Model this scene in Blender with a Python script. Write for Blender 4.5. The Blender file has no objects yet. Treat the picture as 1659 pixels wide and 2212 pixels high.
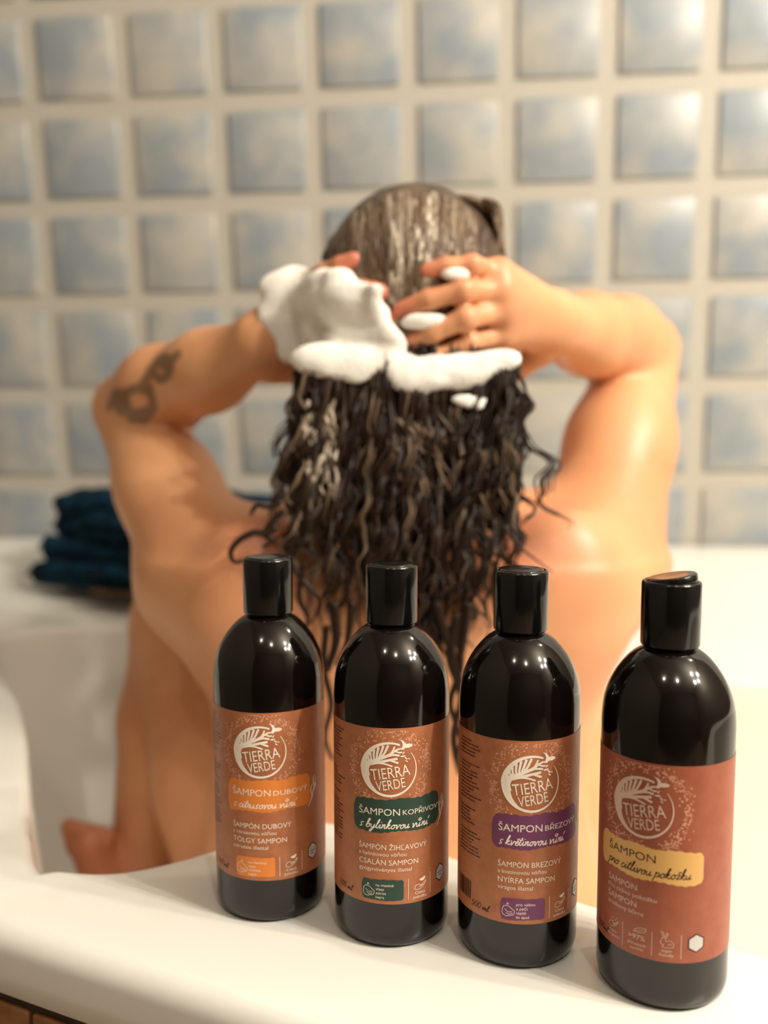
import bpy, bmesh, math, random
import numpy as np
import openvdb as vdb
from mathutils import Vector, Matrix

# ------------------------------------------------------------------ camera
F = 2000.0                       # focal length in pixels of the 1659x2212 frame
TH = math.radians(5.4)           # camera looks down by this much
CZ = 0.841
cs, sn = math.cos(TH), math.sin(TH)
scn = bpy.context.scene
COL = scn.collection
cam = bpy.data.cameras.new('camera')
co = bpy.data.objects.new('camera', cam)
COL.objects.link(co)
co.location = (0, 0, CZ)
co.rotation_euler = (math.radians(90) - TH, 0, 0)
cam.sensor_fit = 'VERTICAL'
cam.sensor_height = 36
cam.sensor_width = 27
cam.lens = F / 2212 * 36
cam.clip_start = 0.02
cam.dof.use_dof = True
cam.dof.focus_distance = 0.485
cam.dof.aperture_fstop = cam.lens / 9.3
scn.camera = co

# ------------------------------------------------------------------ light
w = bpy.data.worlds.new('world')
scn.world = w
w.use_nodes = True
w.node_tree.nodes['Background'].inputs[0].default_value = (1.0, 0.9, 0.78, 1)
w.node_tree.nodes['Background'].inputs[1].default_value = 0.0


def lamp(name, loc, power, radius, col=(1.0, 0.925, 0.81)):
    l = bpy.data.lights.new(name, 'POINT')
    l.energy = power
    l.color = col
    l.shadow_soft_size = radius
    o = bpy.data.objects.new(name, l)
    o.location = loc
    COL.objects.link(o)


for dx, dy in ((-.20, -.02), (.12, .14), (.2, -.12), (0, -.30)):
    lamp('ceiling_lamp', (1.26 + dx, -.12 + dy, 2.02 - .2 * dx), 31, .03)
lamp('ceiling_lamp', (.30, -.75, 2.34), 11, .03)
lamp('ceiling_lamp', (-.45, -.50, 2.34), 6, .03)
lamp('ceiling_lamp', (1.25, .75, 2.34), 10, .03)

scn.view_settings.view_transform = 'Standard'
scn.view_settings.look = 'None'
scn.view_settings.gamma = 1
scn.view_settings.use_curve_mapping = False
scn.view_settings.exposure = 0.5
scn.cycles.use_denoising = True
scn.cycles.max_bounces = 8
scn.cycles.diffuse_bounces = 4

# ------------------------------------------------------------------ helpers
rnd = random.Random(5)


def at(px, py, Y):
    """point at distance Y seen from where the photographer stood"""
    b = (py - 1106) / F
    t = Y / (cs - b * sn)
    return np.array([(px - 829.5) / F * t, Y, CZ - (sn + b * cs) * t])


def lin(c):
    return tuple(((v / 255) / 12.92 if v / 255 <= .04045 else ((v / 255 + .055) / 1.055) ** 2.4) for v in c) + (1,)


def mat(name, col, rough=.5, spec=.5, **kw):
    m = bpy.data.materials.new(name)
    m.use_nodes = True
    b = m.node_tree.nodes['Principled BSDF']
    b.inputs['Base Color'].default_value = lin(col)
    b.inputs['Roughness'].default_value = rough
    b.inputs['Specular IOR Level'].default_value = spec
    for k, v in kw.items():
        b.inputs[k.replace('_', ' ')].default_value = v
    return m


def noise_mix(m, ca, cb, scale=8, detail=3, lo=.4, hi=.6, coord='Object', bump=0, bscale=200, rand=False, rough=.5):
    nt = m.node_tree
    N, L = nt.nodes, nt.links
    b = N['Principled BSDF']
    tc = N.new('ShaderNodeTexCoord')
    nz = N.new('ShaderNodeTexNoise')
    nz.inputs['Scale'].default_value = scale
    nz.inputs['Detail'].default_value = detail
    nz.inputs['Roughness'].default_value = rough
    src = tc.outputs[coord]
    if rand:
        oi = N.new('ShaderNodeObjectInfo')
        ml = N.new('ShaderNodeMath'); ml.operation = 'MULTIPLY'; ml.inputs[1].default_value = 37.0
        L.new(oi.outputs['Random'], ml.inputs[0])
        cmb = N.new('ShaderNodeCombineXYZ')
        L.new(ml.outputs[0], cmb.inputs[0]); L.new(ml.outputs[0], cmb.inputs[2])
        ad = N.new('ShaderNodeVectorMath'); ad.operation = 'ADD'
        L.new(src, ad.inputs[0]); L.new(cmb.outputs[0], ad.inputs[1])
        src = ad.outputs[0]
    L.new(src, nz.inputs['Vector'])
    r = N.new('ShaderNodeValToRGB')
    r.color_ramp.elements[0].position = lo
    r.color_ramp.elements[1].position = hi
    r.color_ramp.elements[0].color = lin(ca)
    r.color_ramp.elements[1].color = lin(cb)
    L.new(nz.outputs['Fac'], r.inputs[0])
    L.new(r.outputs[0], b.inputs['Base Color'])
    if bump:
        n2 = N.new('ShaderNodeTexNoise')
        n2.inputs['Scale'].default_value = bscale
        n2.inputs['Detail'].default_value = 4
        L.new(tc.outputs[coord], n2.inputs['Vector'])
        bp = N.new('ShaderNodeBump')
        bp.inputs['Strength'].default_value = bump
        bp.inputs['Distance'].default_value = .002
        L.new(n2.outputs['Fac'], bp.inputs['Height'])
        L.new(bp.outputs[0], b.inputs['Normal'])
    return r


def mesh_obj(name, verts, faces, m, parent=None, smooth=True):
    me = bpy.data.meshes.new(name)
    me.from_pydata([tuple(map(float, v)) for v in verts], [], [tuple(int(i) for i in f) for f in faces])
    me.update()
    if smooth:
        me.polygons.foreach_set('use_smooth', [True] * len(me.polygons))
    if m:
        me.materials.append(m)
    o = bpy.data.objects.new(name, me)
    COL.objects.link(o)
    o.parent = parent
    return o


def tag(o, label=None, cat=None, group=None, kind=None):
    if label: o['label'] = label
    if cat: o['category'] = cat
    if group: o['group'] = group
    if kind: o['kind'] = kind
    return o


def empty(name, loc, rz=0):
    o = bpy.data.objects.new(name, None)
    o.empty_display_size = .05
    o.location = loc
    o.rotation_euler = (0, 0, rz)
    COL.objects.link(o)
    return o


def box_bm(sx, sy, sz, bevel=0, seg=2):
    bm = bmesh.new()
    bmesh.ops.create_cube(bm, size=1)
    bmesh.ops.scale(bm, vec=(sx, sy, sz), verts=bm.verts)
    if bevel:
        bmesh.ops.bevel(bm, geom=bm.edges[:], offset=bevel, segments=seg, affect='EDGES', profile=.5)
    return bm


def bm_obj(name, bm, m, parent=None, smooth=True):
    me = bpy.data.meshes.new(name)
    bm.to_mesh(me)
    bm.free()
    if smooth:
        me.polygons.foreach_set('use_smooth', [True] * len(me.polygons))
    me.materials.append(m)
    o = bpy.data.objects.new(name, me)
    COL.objects.link(o)
    o.parent = parent
    return o


def catmull(pts, n, closed=False):
    pts = np.array(pts, float)
    k = len(pts)
    out = []
    segs = k if closed else k - 1
    for t in np.linspace(0, segs, n, endpoint=not closed):
        i = min(int(t), segs - 1)
        f = t - i
        if closed:
            p = [pts[(i + j) % k] for j in (-1, 0, 1, 2)]
        else:
            p = [pts[min(max(i + j, 0), k - 1)] for j in (-1, 0, 1, 2)]
        out.append(.5 * (2 * p[1] + (p[2] - p[0]) * f + (2 * p[0] - 5 * p[1] + 4 * p[2] - p[3]) * f * f
                         + (3 * p[1] - p[0] - 3 * p[2] + p[3]) * f ** 3))
    return np.array(out)


def lathe(profile, seg=72, cap_bottom=True, cap_top=True):
    V, Fc = [], []
    for r, z in profile:
        for k in range(seg):
            a = 2 * math.pi * k / seg
            V.append((r * math.cos(a), r * math.sin(a), z))
    for i in range(len(profile) - 1):
        for k in range(seg):
            k2 = (k + 1) % seg
            Fc.append((i * seg + k, i * seg + k2, (i + 1) * seg + k2, (i + 1) * seg + k))
    if cap_bottom: Fc.append(tuple(range(seg))[::-1])
    if cap_top: Fc.append(tuple((len(profile) - 1) * seg + k for k in range(seg)))
    return V, Fc


# ------------------------------------------------------------------ materials
M = {}
M['grout'] = mat('grout', (188, 183, 172), .6, .3)
M['tile'] = mat('glazed_blue_tile', (140, 155, 165), .38, .5)
noise_mix(M['tile'], (145, 154, 161), (182, 179, 170), scale=12, detail=2, lo=.38, hi=.66, rand=True)
M['paint'] = mat('warm_white_paint', (158, 150, 138), .8, .2)
M['side'] = mat('greige_wall_paint', (120, 112, 102), .8, .2)
M['floor'] = mat('floor_stone', (150, 130, 110), .5)
noise_mix(M['floor'], (140, 120, 100), (165, 145, 125), scale=5)
M['tub'] = mat('white_acrylic', (238, 237, 230), .26, .4)
M['brown_tile'] = mat('brown_tile', (150, 104, 60), .4)
noise_mix(M['brown_tile'], (140, 92, 50), (176, 128, 78), scale=30, rand=True)
M['dark_gap'] = mat('dark_joint', (70, 58, 44), .7)
M['bottle'] = mat('dark_brown_plastic', (13, 8, 7), .09, .55)
M['cap'] = mat('black_plastic', (10, 10, 9), .16, .5)
M['towel'] = mat('petrol_towel', (14, 40, 56), .95, .1)
noise_mix(M['towel'], (10, 32, 46), (20, 52, 70), scale=60, bump=.8, bscale=500)

# ------------------------------------------------------------------ room shell
S = .15
R1 = np.array([.9954, -.0016, -.0956]); R2 = np.array([.0186, .983, .1836]); O0 = np.array([-3.742, -5.254, 9.684]) * S
RIGHT, DOWN, FWD = np.array([1, 0, 0]), np.array([0, -sn, -cs]), np.array([0, cs, -sn])


def cw(v):
    return v[0] * RIGHT + v[1] * DOWN + v[2] * FWD


U = cw(R1); U /= np.linalg.norm(U)
D_ = cw(R2); D_ -= U * (U @ D_); D_ /= np.linalg.norm(D_)
N_ = np.cross(D_, U)                 # away from the camera or towards it
if N_[1] > 0: N_ = -N_
WO = np.array([0, 0, CZ]) + cw(O0)


def wall_y(x, z):
    p = WO
    return p[1] - (N_[0] * (x - p[0]) + N_[2] * (z - p[2])) / N_[1]


WM = Matrix(((U[0], -D_[0], N_[0], WO[0]), (U[1], -D_[1], N_[1], WO[1]), (U[2], -D_[2], N_[2], WO[2]), (0, 0, 0, 1)))
# wall_back: local x along the tiles, local y up the wall, local z into the room
wb = box_bm(3.4, 3.0, .08)
bmesh.ops.translate(wb, verts=wb.verts, vec=(.75, .35, -.04))
wall_back = bm_obj('wall_back', wb, M['grout'], smooth=False)
wall_back.matrix_world = WM
tag(wall_back, kind='structure')
tb = box_bm(S * .805, S * .805, .010, .003, 2)
tile_me = bpy.data.meshes.new('tile'); tb.to_mesh(tile_me); tb.free()
tile_me.polygons.foreach_set('use_smooth', [True] * len(tile_me.polygons))
tile_me.materials.append(M['tile'])
for i in range(-5, 13):
    for j in range(-6, 7):
        o = bpy.data.objects.new('tile', tile_me)
        COL.objects.link(o)
        o.parent = wall_back
        o.location = ((i + .5) * S, -(j + .5) * S, .0005 + rnd.uniform(-.0004, .0006))
        o.rotation_euler = (0, 0, rnd.choice((0, math.pi / 2, math.pi)))


def plane(name, pts, m):
    """a slab of real thickness from four corners and a thickness vector"""
    p = [Vector(q) for q in pts[:4]]
    t = Vector(pts[4])
    V = p + [q + t for q in p]
    Fc = [(0, 1, 2, 3), (7, 6, 5, 4), (0, 4, 5, 1), (1, 5, 6, 2), (2, 6, 7, 3), (3, 7, 4, 0)]
    return tag(mesh_obj(name, V, Fc, m, smooth=False), kind='structure')


X0, X1, Y0 = -1.15, 1.75, -1.6
yl, yr = wall_y(X0, 0) + .02, wall_y(X1, 0) + .02
plane('floor', [(X0, Y0, 0), (X1, Y0, 0), (X1, 1.75, 0), (X0, 1.75, 0), (0, 0, -.05)], M['floor'])
plane('ceiling', [(X0, Y0, 2.42), (X1, Y0, 2.42), (X1, 1.75, 2.42), (X0, 1.75, 2.42), (0, 0, .05)], M['paint'])
plane('wall_left', [(X0, Y0, 0), (X0, 1.75, 0), (X0, 1.75, 2.42), (X0, Y0, 2.42), (-.05, 0, 0)], M['side'])
plane('wall_right', [(X1, Y0, 0), (X1, 1.75, 0), (X1, 1.75, 2.42), (X1, Y0, 2.42), (.05, 0, 0)], M['side'])
plane('wall_front', [(X0, Y0, 0), (X1, Y0, 0), (X1, Y0, 2.42), (X0, Y0, 2.42), (0, -.05, 0)], mat('dark_door_side_paint', (60, 53, 47), .7))

# ------------------------------------------------------------------ bathtub
ZR = .56


def wy(x, z=.62):
    return wall_y(x, z) - .006


TR = [  # outer rim point, inner lip point, foot of the basin wall
    ((-.30, .535), (-.234, .572), (-.16, .66)), ((-.24, .505), (-.205, .558), (-.13, .66)),
    ((-.19, .481), (-.165, .557), (-.10, .66)), ((-.14, .4575), (-.118, .583), (-.06, .68)),
    ((-.08, .429), (-.072, .626), (-.03, .69)), ((0, .3915), (-.035, .627), (0, .69)),
    ((.08, .354), (.0447, .575), (.07, .66)), ((.18, .307), (.1143, .5197), (.15, .61)),
    ((.30, .25), (.2018, .462), (.26, .55)), ((.60, .11), (.45, .30), (.48, .42)),
    ((.95, -.05), (.75, .16), (.72, .32)), ((1.25, .0), (.98, .22), (.88, .36)),
    ((1.4, .35), (1.12, .45), (.95, .5)), ((1.4, .8), (1.05, .72), (.9, .65)),
    ((1.3, wy(1.3)), (.8, .88), (.72, .75)), ((.8, wy(.8)), (.36, 1.02), (.36, .93)),
    ((.4, wy(.4)), (0, 1.15), (.0, 1.06)), ((0, wy(0)), (-.25, 1.245), (-.2, 1.15)),
    ((-.4, wy(-.4)), (-.42, 1.29), (-.33, 1.18)), ((-.9, wy(-.9)), (-.52, 1.22), (-.42, 1.12)),
    ((-.9, 1.0), (-.47, 1.08), (-.39, 1.0)), ((-.62, .78), (-.39, .946), (-.32, .9)),
    ((-.42, .62), (-.30, .73), (-.23, .78))]
NT = 460
Oc = catmull([t[0] for t in TR], NT, True)
Ic = catmull([t[1] for t in TR], NT, True)
Fl = catmull([t[2] for t in TR], NT, True)
# keep the wall side of the outline straight
for k in range(NT):
    ww = wy(Oc[k, 0])
    if Oc[k, 1] > ww or (Oc[k, 1] > ww - .05 and -.9 < Oc[k, 0] < 1.3): Oc[k, 1] = ww
zo = ZR + .086 * np.clip((Oc[:, 1] - .75) / .6, 0, 1) ** 1.2
zi = ZR + .0 * Ic[:, 1]
V = []
rings = 0


def ring(P, z):
    global rings
    V.extend([(P[k, 0], P[k, 1], z[k]) for k in range(NT)])
    rings += 1


W = Ic - Oc
Lw = np.linalg.norm(W, axis=1)[:, None]
Wn = W / Lw
IF = Fl - Ic
IFn = IF / np.linalg.norm(IF, axis=1)[:, None]
ring(Oc + Wn * .03, zo - .040)
ring(Oc + Wn * .003, zo - .040)
ring(Oc, zo - .037)
ring(Oc, zo - .026)
RO = .014
for a in np.linspace(0, 90, 8):
    a = math.radians(a)
    ring(Oc + Wn * RO * (1 - math.cos(a)), zo - RO + RO * math.sin(a))
RI = .011
for t in (.15, .35, .5, .65, .85):
    A = Oc + Wn * RO; B = Ic - Wn * .001
    ring(A + (B - A) * t, zo + (zi - zo) * t)
for a in np.linspace(0, 84, 8):
    a = math.radians(a)
    ring(Ic + IFn * RI * math.sin(a), zi - RI * (1 - math.cos(a)))
FZ = .20
Istart = Ic + IFn * RI
for s in np.linspace(.06, 1, 16):
    g = s ** 1.5
    z = (zi - RI) + (FZ + .0 - (zi - RI)) * (1 - (1 - s) ** 1.25)
    ring(Istart + (Fl - Istart) * g, z)
for s in (.3, .6, .85):
    c = Fl.mean(0)
    ring(Fl + (c - Fl) * s, np.full(NT, FZ - .004 * s))
V.append((*Fl.mean(0), FZ - .004))
Fc = []
for r in range(rings - 1):
    for k in range(NT):
        k2 = (k + 1) % NT
        Fc.append((r * NT + k, r * NT + k2, (r + 1) * NT + k2, (r + 1) * NT + k))
last = (rings - 1) * NT
for k in range(NT):
    Fc.append((last + k, last + (k + 1) % NT, len(V) - 1))
tub = tag(mesh_obj('bathtub', V, Fc, M['tub']),
          'large white corner bathtub with wide rim, the person sits in it', 'bathtub')
# tiled front panel under the rim (one course of tiles shows at the lower left of the photo)
panel = empty('bath_panel', (0, 0, 0))
tag(panel, 'brown tiled panel under the outer rim of the white bathtub', 'panel')
PV, PF = [], []
front = [k for k in range(NT) if Oc[k, 1] < .80 and Oc[k, 0] < 1.36]
# order along the outline
start = max(range(len(front)), key=lambda i: (front[i] - front[i - 1]) % NT)
front = front[start:] + front[:start]
outl = np.array([Oc[k] + Wn[k] * .006 for k in front])
ins = np.array([Oc[k] + Wn[k] * .03 for k in front])
for p, q in zip(outl, ins):
    PV += [(*p, 0), (*p, .525), (*q, .525), (*q, 0)]
for i in range(len(front) - 1):
    a, b = i * 4, i * 4 + 4
    for e in range(4):
        PF.append((a + e, b + e, b + (e + 1) % 4, a + (e + 1) % 4))
mesh_obj('backing', PV, PF, M['dark_gap'], panel, smooth=False)
# tiles along it
seg = np.linalg.norm(np.diff(outl, axis=0), axis=1)
cum = np.r_[0, np.cumsum(seg)]
tw = .032
tb = box_bm(tw - .003, .006, tw - .003, .0012, 1)
pt_me = bpy.data.meshes.new('tile'); tb.to_mesh(pt_me); tb.free(); pt_me.materials.append(M['brown_tile'])
nt_ = 0
for c in range(int(cum[-1] / tw)):
    s = (c + .5) * tw
    x = np.interp(s, cum, outl[:, 0]); y = np.interp(s, cum, outl[:, 1])
    x2 = np.interp(s + .01, cum, outl[:, 0]); y2 = np.interp(s + .01, cum, outl[:, 1])
    if x > .3 or x < -.62: continue
    a = math.atan2(y2 - y, x2 - x)
    for r in range(6):
        o = bpy.data.objects.new('tile', pt_me)
        COL.objects.link(o)
        o.parent = panel
        o.location = (x, y, .515 - (r + .5) * tw)
        o.rotation_euler = (0, 0, a)

# ------------------------------------------------------------------ towel on the back shelf
M['hem'] = mat('brown_hem', (96, 76, 58), .9, .1)
tw_root = empty('folded_towel', (0, 0, 0))
tag(tw_root, 'folded dark petrol blue towel on the back rim of the bathtub', 'towel')


def soft_slab(name, L, Wd, H, loc, rz, seed, m, parent):
    r = random.Random(seed)
    nx, ny = 44, 20
    ph = [r.uniform(0, 6) for _ in range(8)]
    V, Fc = [], []

    def rad(u, v):
        eu = min(1, (1 - abs(u)) / .07); ev = min(1, (1 - abs(v)) / .13)
        return math.sqrt(max(0, 1 - (1 - eu) ** 2)) * math.sqrt(max(0, 1 - (1 - ev) ** 2))
    for side in (1, -1):
        for i in range(nx + 1):
            for j in range(ny + 1):
                u = 2 * i / nx - 1; v = 2 * j / ny - 1
                wv = .0035 * math.sin(u * 7 + ph[0] + v * 2) + .0025 * math.sin(v * 6 + ph[1] + u * 5) + .002 * math.sin(u * 19 + ph[2])
                x = u * L / 2 + .006 * math.sin(v * 4 + ph[3]) + .004 * math.sin(u * 9 + ph[4])
                y = v * Wd / 2 + .008 * math.sin(u * 5 + ph[5])
                z = H / 2 + side * (H / 2) * rad(u, v) + wv * (side > 0)
                V.append((x, y, z))
    n = (nx + 1) * (ny + 1)
    for s in (0, 1):
        for i in range(nx):
            for j in range(ny):
                a = s * n + i * (ny + 1) + j
                q = (a, a + ny + 1, a + ny + 2, a + 1)
                Fc.append(q if s == 0 else q[::-1])
    c, s_ = math.cos(rz), math.sin(rz)
    V = [(loc[0] + x * c - y * s_, loc[1] + x * s_ + y * c, loc[2] + z) for x, y, z in V]
    return mesh_obj(name, V, Fc, m, parent)


rzt = math.radians(-25)
soft_slab('fold', .56, .12, .036, (-.250, 1.305, .604), rzt, 1, M['towel'], tw_root)
soft_slab('hem', .42, .125, .008, (-.20, 1.280, .596), rzt, 6, M['hem'], tw_root)
soft_slab('fold', .54, .12, .042, (-.245, 1.305, .636), rzt, 2, M['towel'], tw_root)
soft_slab('fold', .53, .115, .042, (-.240, 1.305, .672), rzt, 3, M['towel'], tw_root)
soft_slab('fold', .51, .11, .036, (-.232, 1.305, .706), rzt, 4, M['towel'], tw_root)

# ------------------------------------------------------------------ bottles
BR = .0322
prof = [(.0, .0012), (.018, .0010), (.0265, .0), (.0295, .0007), (.0313, .0030), (BR - .0001, .0065), (BR, .010)]
prof += [(BR, z) for z in (.03, .06, .09, .12, .134)]
prof += [tuple(p) for p in catmull([(.0320, .1380), (.0312, .1445), (.0293, .1510), (.0262, .1575), (.0222, .1633),
                                    (.0180, .1678), (.0146, .1702), (.0128, .1712)], 22)]
prof += [(.0124, .173)]
prof = [(max(r, .0004), z) for r, z in prof]
bv, bf = lathe(prof, 96)
body_me = bpy.data.meshes.new('body'); body_me.from_pydata(bv, [], bf); body_me.update()
body_me.polygons.foreach_set('use_smooth', [True] * len(body_me.polygons)); body_me.materials.append(M['bottle'])
CR = .0143
cp = [(CR - .0012, .1722), (CR - .0003, .1726), (CR, .1735), (CR + .0001, .19), (CR, .2032), (CR - .0004, .2042), (CR - .0012, .2046),
      (CR - .0020, .2044), (CR - .0023, .2036)]
cv, cf = lathe(cp, 72, True, False)
cap_me = bpy.data.meshes.new('cap'); cap_me.from_pydata(cv, [], cf); cap_me.update()
cap_me.polygons.foreach_set('use_smooth', [True] * len(cap_me.polygons)); cap_me.materials.append(M['cap'])
dv, df = lathe([(CR - .0022, -.006), (CR - .0022, .0002), (CR - .0028, .0008), (.006, .0002), (.0005, .0)], 60)
disc_me = bpy.data.meshes.new('flip_disc'); disc_me.from_pydata(dv, [], df); disc_me.update()
disc_me.polygons.foreach_set('use_smooth', [True] * len(disc_me.polygons)); disc_me.materials.append(M['cap'])


def link(me, name, parent, loc=(0, 0, 0), rot=(0, 0, 0)):
    o = bpy.data.objects.new(name, me)
    COL.objects.link(o)
    o.parent = parent
    o.location = loc
    o.rotation_euler = rot
    return o


class Print:
    """flat print in label millimetres (u sideways, v up) laid on the bottle's skin"""

    def __init__(s, u0, lift):
        s.V, s.F, s.u0, s.lift = [], [], u0, lift

    def pt(s, u, v):
        a = (u + s.u0) / 1000 / BR
        r = BR + s.lift
        s.V.append((r * math.sin(a), -r * math.cos(a), v / 1000))
        return len(s.V) - 1

    def ribbon(s, pts, wid, n=None, smooth=True):
        pts = np.array(pts, float)
        if smooth and len(pts) > 2:
            pts = catmull(pts, n or len(pts) * 4)
        else:
            L = np.linalg.norm(np.diff(pts, axis=0), axis=1)
            q = []
            for i in range(len(pts) - 1):
                m_ = max(1, int(L[i] / 2))
                for t in range(m_): q.append(pts[i] + (pts[i + 1] - pts[i]) * t / m_)
            q.append(pts[-1]); pts = np.array(q)
        k = len(pts)
        d = np.gradient(pts, axis=0)
        d /= np.linalg.norm(d, axis=1)[:, None] + 1e-9
        nrm = np.c_[-d[:, 1], d[:, 0]]
        idx = []
        for i in range(k):
            t = i / (k - 1)
            h = (wid(t) if callable(wid) else wid) / 2
            a = pts[i] + nrm[i] * h; b = pts[i] - nrm[i] * h
            idx.append((s.pt(*a), s.pt(*b)))
        for i in range(k - 1):
            s.F.append((idx[i][1], idx[i + 1][1], idx[i + 1][0], idx[i][0]))

    def blob(s, u, v, ru, rv, rot=0, n=8):
        c, q = math.cos(rot), math.sin(rot)
        ids = []
        for k in range(n):
            a = 2 * math.pi * k / n
            x, y = ru * math.cos(a), rv * math.sin(a)
            ids.append(s.pt(u + x * c - y * q, v + x * q + y * c))
        s.F.append(tuple(ids))

    def poly(s, pts):
        s.F.append(tuple(s.pt(*p) for p in pts))

    def strip(s, u0, u1, top, bot, step=1.0, rows=5):
        us = np.arange(u0, u1 + 1e-6, step)
        g = [[s.pt(u, bot(u) + (top(u) - bot(u)) * r / rows) for r in range(rows + 1)] for u in us]
        for i in range(len(us) - 1):
            for r in range(rows):
                s.F.append((g[i][r], g[i + 1][r], g[i + 1][r + 1], g[i][r + 1]))

    def text(s, txt, u, v, size, width=None, rot=0, bold=0, sx=1, align='L', shear=0):
        cu = bpy.data.curves.new('t', 'FONT')
        cu.body = txt
        cu.size = size / .727
        cu.offset = bold
        cu.resolution_u = 3
        cu.shear = shear
        ob = bpy.data.objects.new('t', cu)
        COL.objects.link(ob)
        bpy.context.view_layer.update()
        me = bpy.data.meshes.new_from_object(ob.evaluated_get(bpy.context.evaluated_depsgraph_get()))
        P = np.array([v_.co[:2] for v_ in me.vertices])
        polys = [tuple(p.vertices) for p in me.polygons]
        bpy.data.objects.remove(ob); bpy.data.curves.remove(cu); bpy.data.meshes.remove(me)
        if not len(P): return
        x0, x1 = P[:, 0].min(), P[:, 0].max()
        k = sx if width is None else width / (x1 - x0)
        P[:, 0] = (P[:, 0] - x0) * k
        if align == 'C': P[:, 0] -= (x1 - x0) * k / 2
        c, q = math.cos(rot), math.sin(rot)
        ids = [s.pt(u + p[0] * c - p[1] * q, v + p[0] * q + p[1] * c) for p in P]
        s.F += [tuple(ids[i] for i in f) for f in polys]

    def build(s, name, m, parent, label=None):
        o = mesh_obj(name, s.V, s.F, m, parent, smooth=False)
        if label: o['label'] = label
        return o


# pen strokes of the handwritten lines: list of strokes, advance (x-height 1, baseline 0)
G = {
    's': ([[(.1, .12), (.3, -.02), (.5, .2), (.25, .55), (.3, .9), (.55, 1.0), (.62, .85)]], .72),
    'b': ([[(.0, .3), (.3, 1.2), (.45, 1.95), (.3, 2.1), (.18, 1.5), (.12, .3), (.3, .0), (.6, .25), (.62, .75), (.4, .9), (.25, .6)], [(.6, .75), (.85, .8)]], .85),
    'y': ([[(.0, .85), (.05, .4), (.2, .05), (.45, .2), (.6, .95), (.5, .0), (.3, -.8), (.05, -.9), (.1, -.5), (.5, -.1), (.8, .3)]], .82),
    'l': ([[(.0, .2), (.3, 1.3), (.42, 2.0), (.28, 2.1), (.15, 1.3), (.15, .2), (.35, .0), (.55, .3)]], .52),
    'i': ([[(.0, .2), (.2, .95), (.15, .3), (.3, .0), (.5, .3)], [(.28, 1.35), (.31, 1.5)]], .48),
    'í': ([[(.0, .2), (.2, .95), (.15, .3), (.3, .0), (.5, .3)], [(.28, 1.35), (.5, 1.95)]], .5),
    'n': ([[(.0, .85), (.12, .9), (.1, .0)], [(.1, .2), (.35, .9), (.5, .9), (.48, .2), (.6, .0), (.8, .3)]], .78),
    'k': ([[(.0, .2), (.3, 1.3), (.42, 2.0), (.28, 2.1), (.14, 1.2), (.1, .0)], [(.12, .4), (.4, .95), (.5, .8), (.2, .5), (.45, .1), (.6, .0), (.8, .3)]], .78),
    'o': ([[(.35, .95), (.08, .6), (.12, .1), (.4, .0), (.58, .45), (.4, .95), (.55, .8), (.8, .85)]], .74),
    'v': ([[(.0, .8), (.12, .9), (.2, .05), (.3, .05), (.55, .9), (.72, .75), (.8, .8)]], .74),
    'u': ([[(.0, .85), (.08, .2), (.25, .0), (.5, .4), (.58, .95), (.52, .2), (.65, .0), (.85, .3)]], .82),
    'ů': ([[(.0, .85), (.08, .2), (.25, .0), (.5, .4), (.58, .95), (.52, .2), (.65, .0), (.85, .3)], [(.42, 1.3), (.16, 1.62), (.42, 1.95), (.68, 1.62), (.42, 1.3)]], .95),
    't': ([[(.0, .2), (.28, 1.3), (.4, 1.8), (.22, 1.0), (.18, .2), (.35, .0), (.55, .3)], [(.0, 1.15), (.55, 1.3)]], .52),
    'c': ([[(.5, .8), (.35, .95), (.08, .6), (.12, .1), (.35, .0), (.65, .3)]], .6),
    'r': ([[(.0, .2), (.12, 1.0), (.3, .8), (.45, .85), (.35, .2), (.5, .0), (.65, .3)]], .6),
    'e': ([[(.0, .3), (.35, .5), (.5, .85), (.3, .98), (.12, .5), (.2, .05), (.45, .0), (.65, .3)]], .6),
    'ě': ([[(.0, .3), (.35, .5), (.5, .85), (.3, .98), (.12, .5), (.2, .05), (.45, .0), (.65, .3)], [(.2, 1.55), (.35, 1.25), (.6, 1.6)]], .6),
    'p': ([[(.0, .8), (.12, .95), (.05, .0), (-.08, -.9)], [(.08, .6), (.35, .98), (.6, .7), (.5, .15), (.2, .05)], [(.5, .2), (.8, .3)]], .76),
    'ž': ([[(.0, .85), (.5, .9), (.1, .05), (.35, .1), (.65, .1)], [(.15, 1.55), (.3, 1.25), (.55, 1.6)]], .66),
    'm': ([[(.0, .85), (.12, .9), (.1, .0)], [(.1, .2), (.35, .9), (.45, .8), (.42, .0)], [(.43, .2), (.7, .9), (.8, .8), (.78, .2), (.9, .0), (1.1, .3)]], 1.08),
    '5': ([[(.55, 1.7), (.15, 1.65), (.1, .95), (.45, 1.0), (.55, .5), (.3, .0), (.0, .1)]], .72),
    '0': ([[(.3, 1.7), (.05, 1.2), (.05, .4), (.3, .0), (.58, .4), (.58, 1.2), (.3, 1.7)]], .74),
    ' ': ([], .45)}


def script(pr, txt, u, v, x, width, wid, rise=0):
    tot = sum(G[c][1] for c in txt)
    k = width / tot
    pos = 0
    for c in txt:
        st, adv = G[c]
        for s_ in st:
            pr.ribbon([(u + (pos + a + .22 * b) * k, v + b * x + rise * pos / tot) for a, b in s_], wid, n=max(4, len(s_) * 3))
        pos += adv


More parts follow.
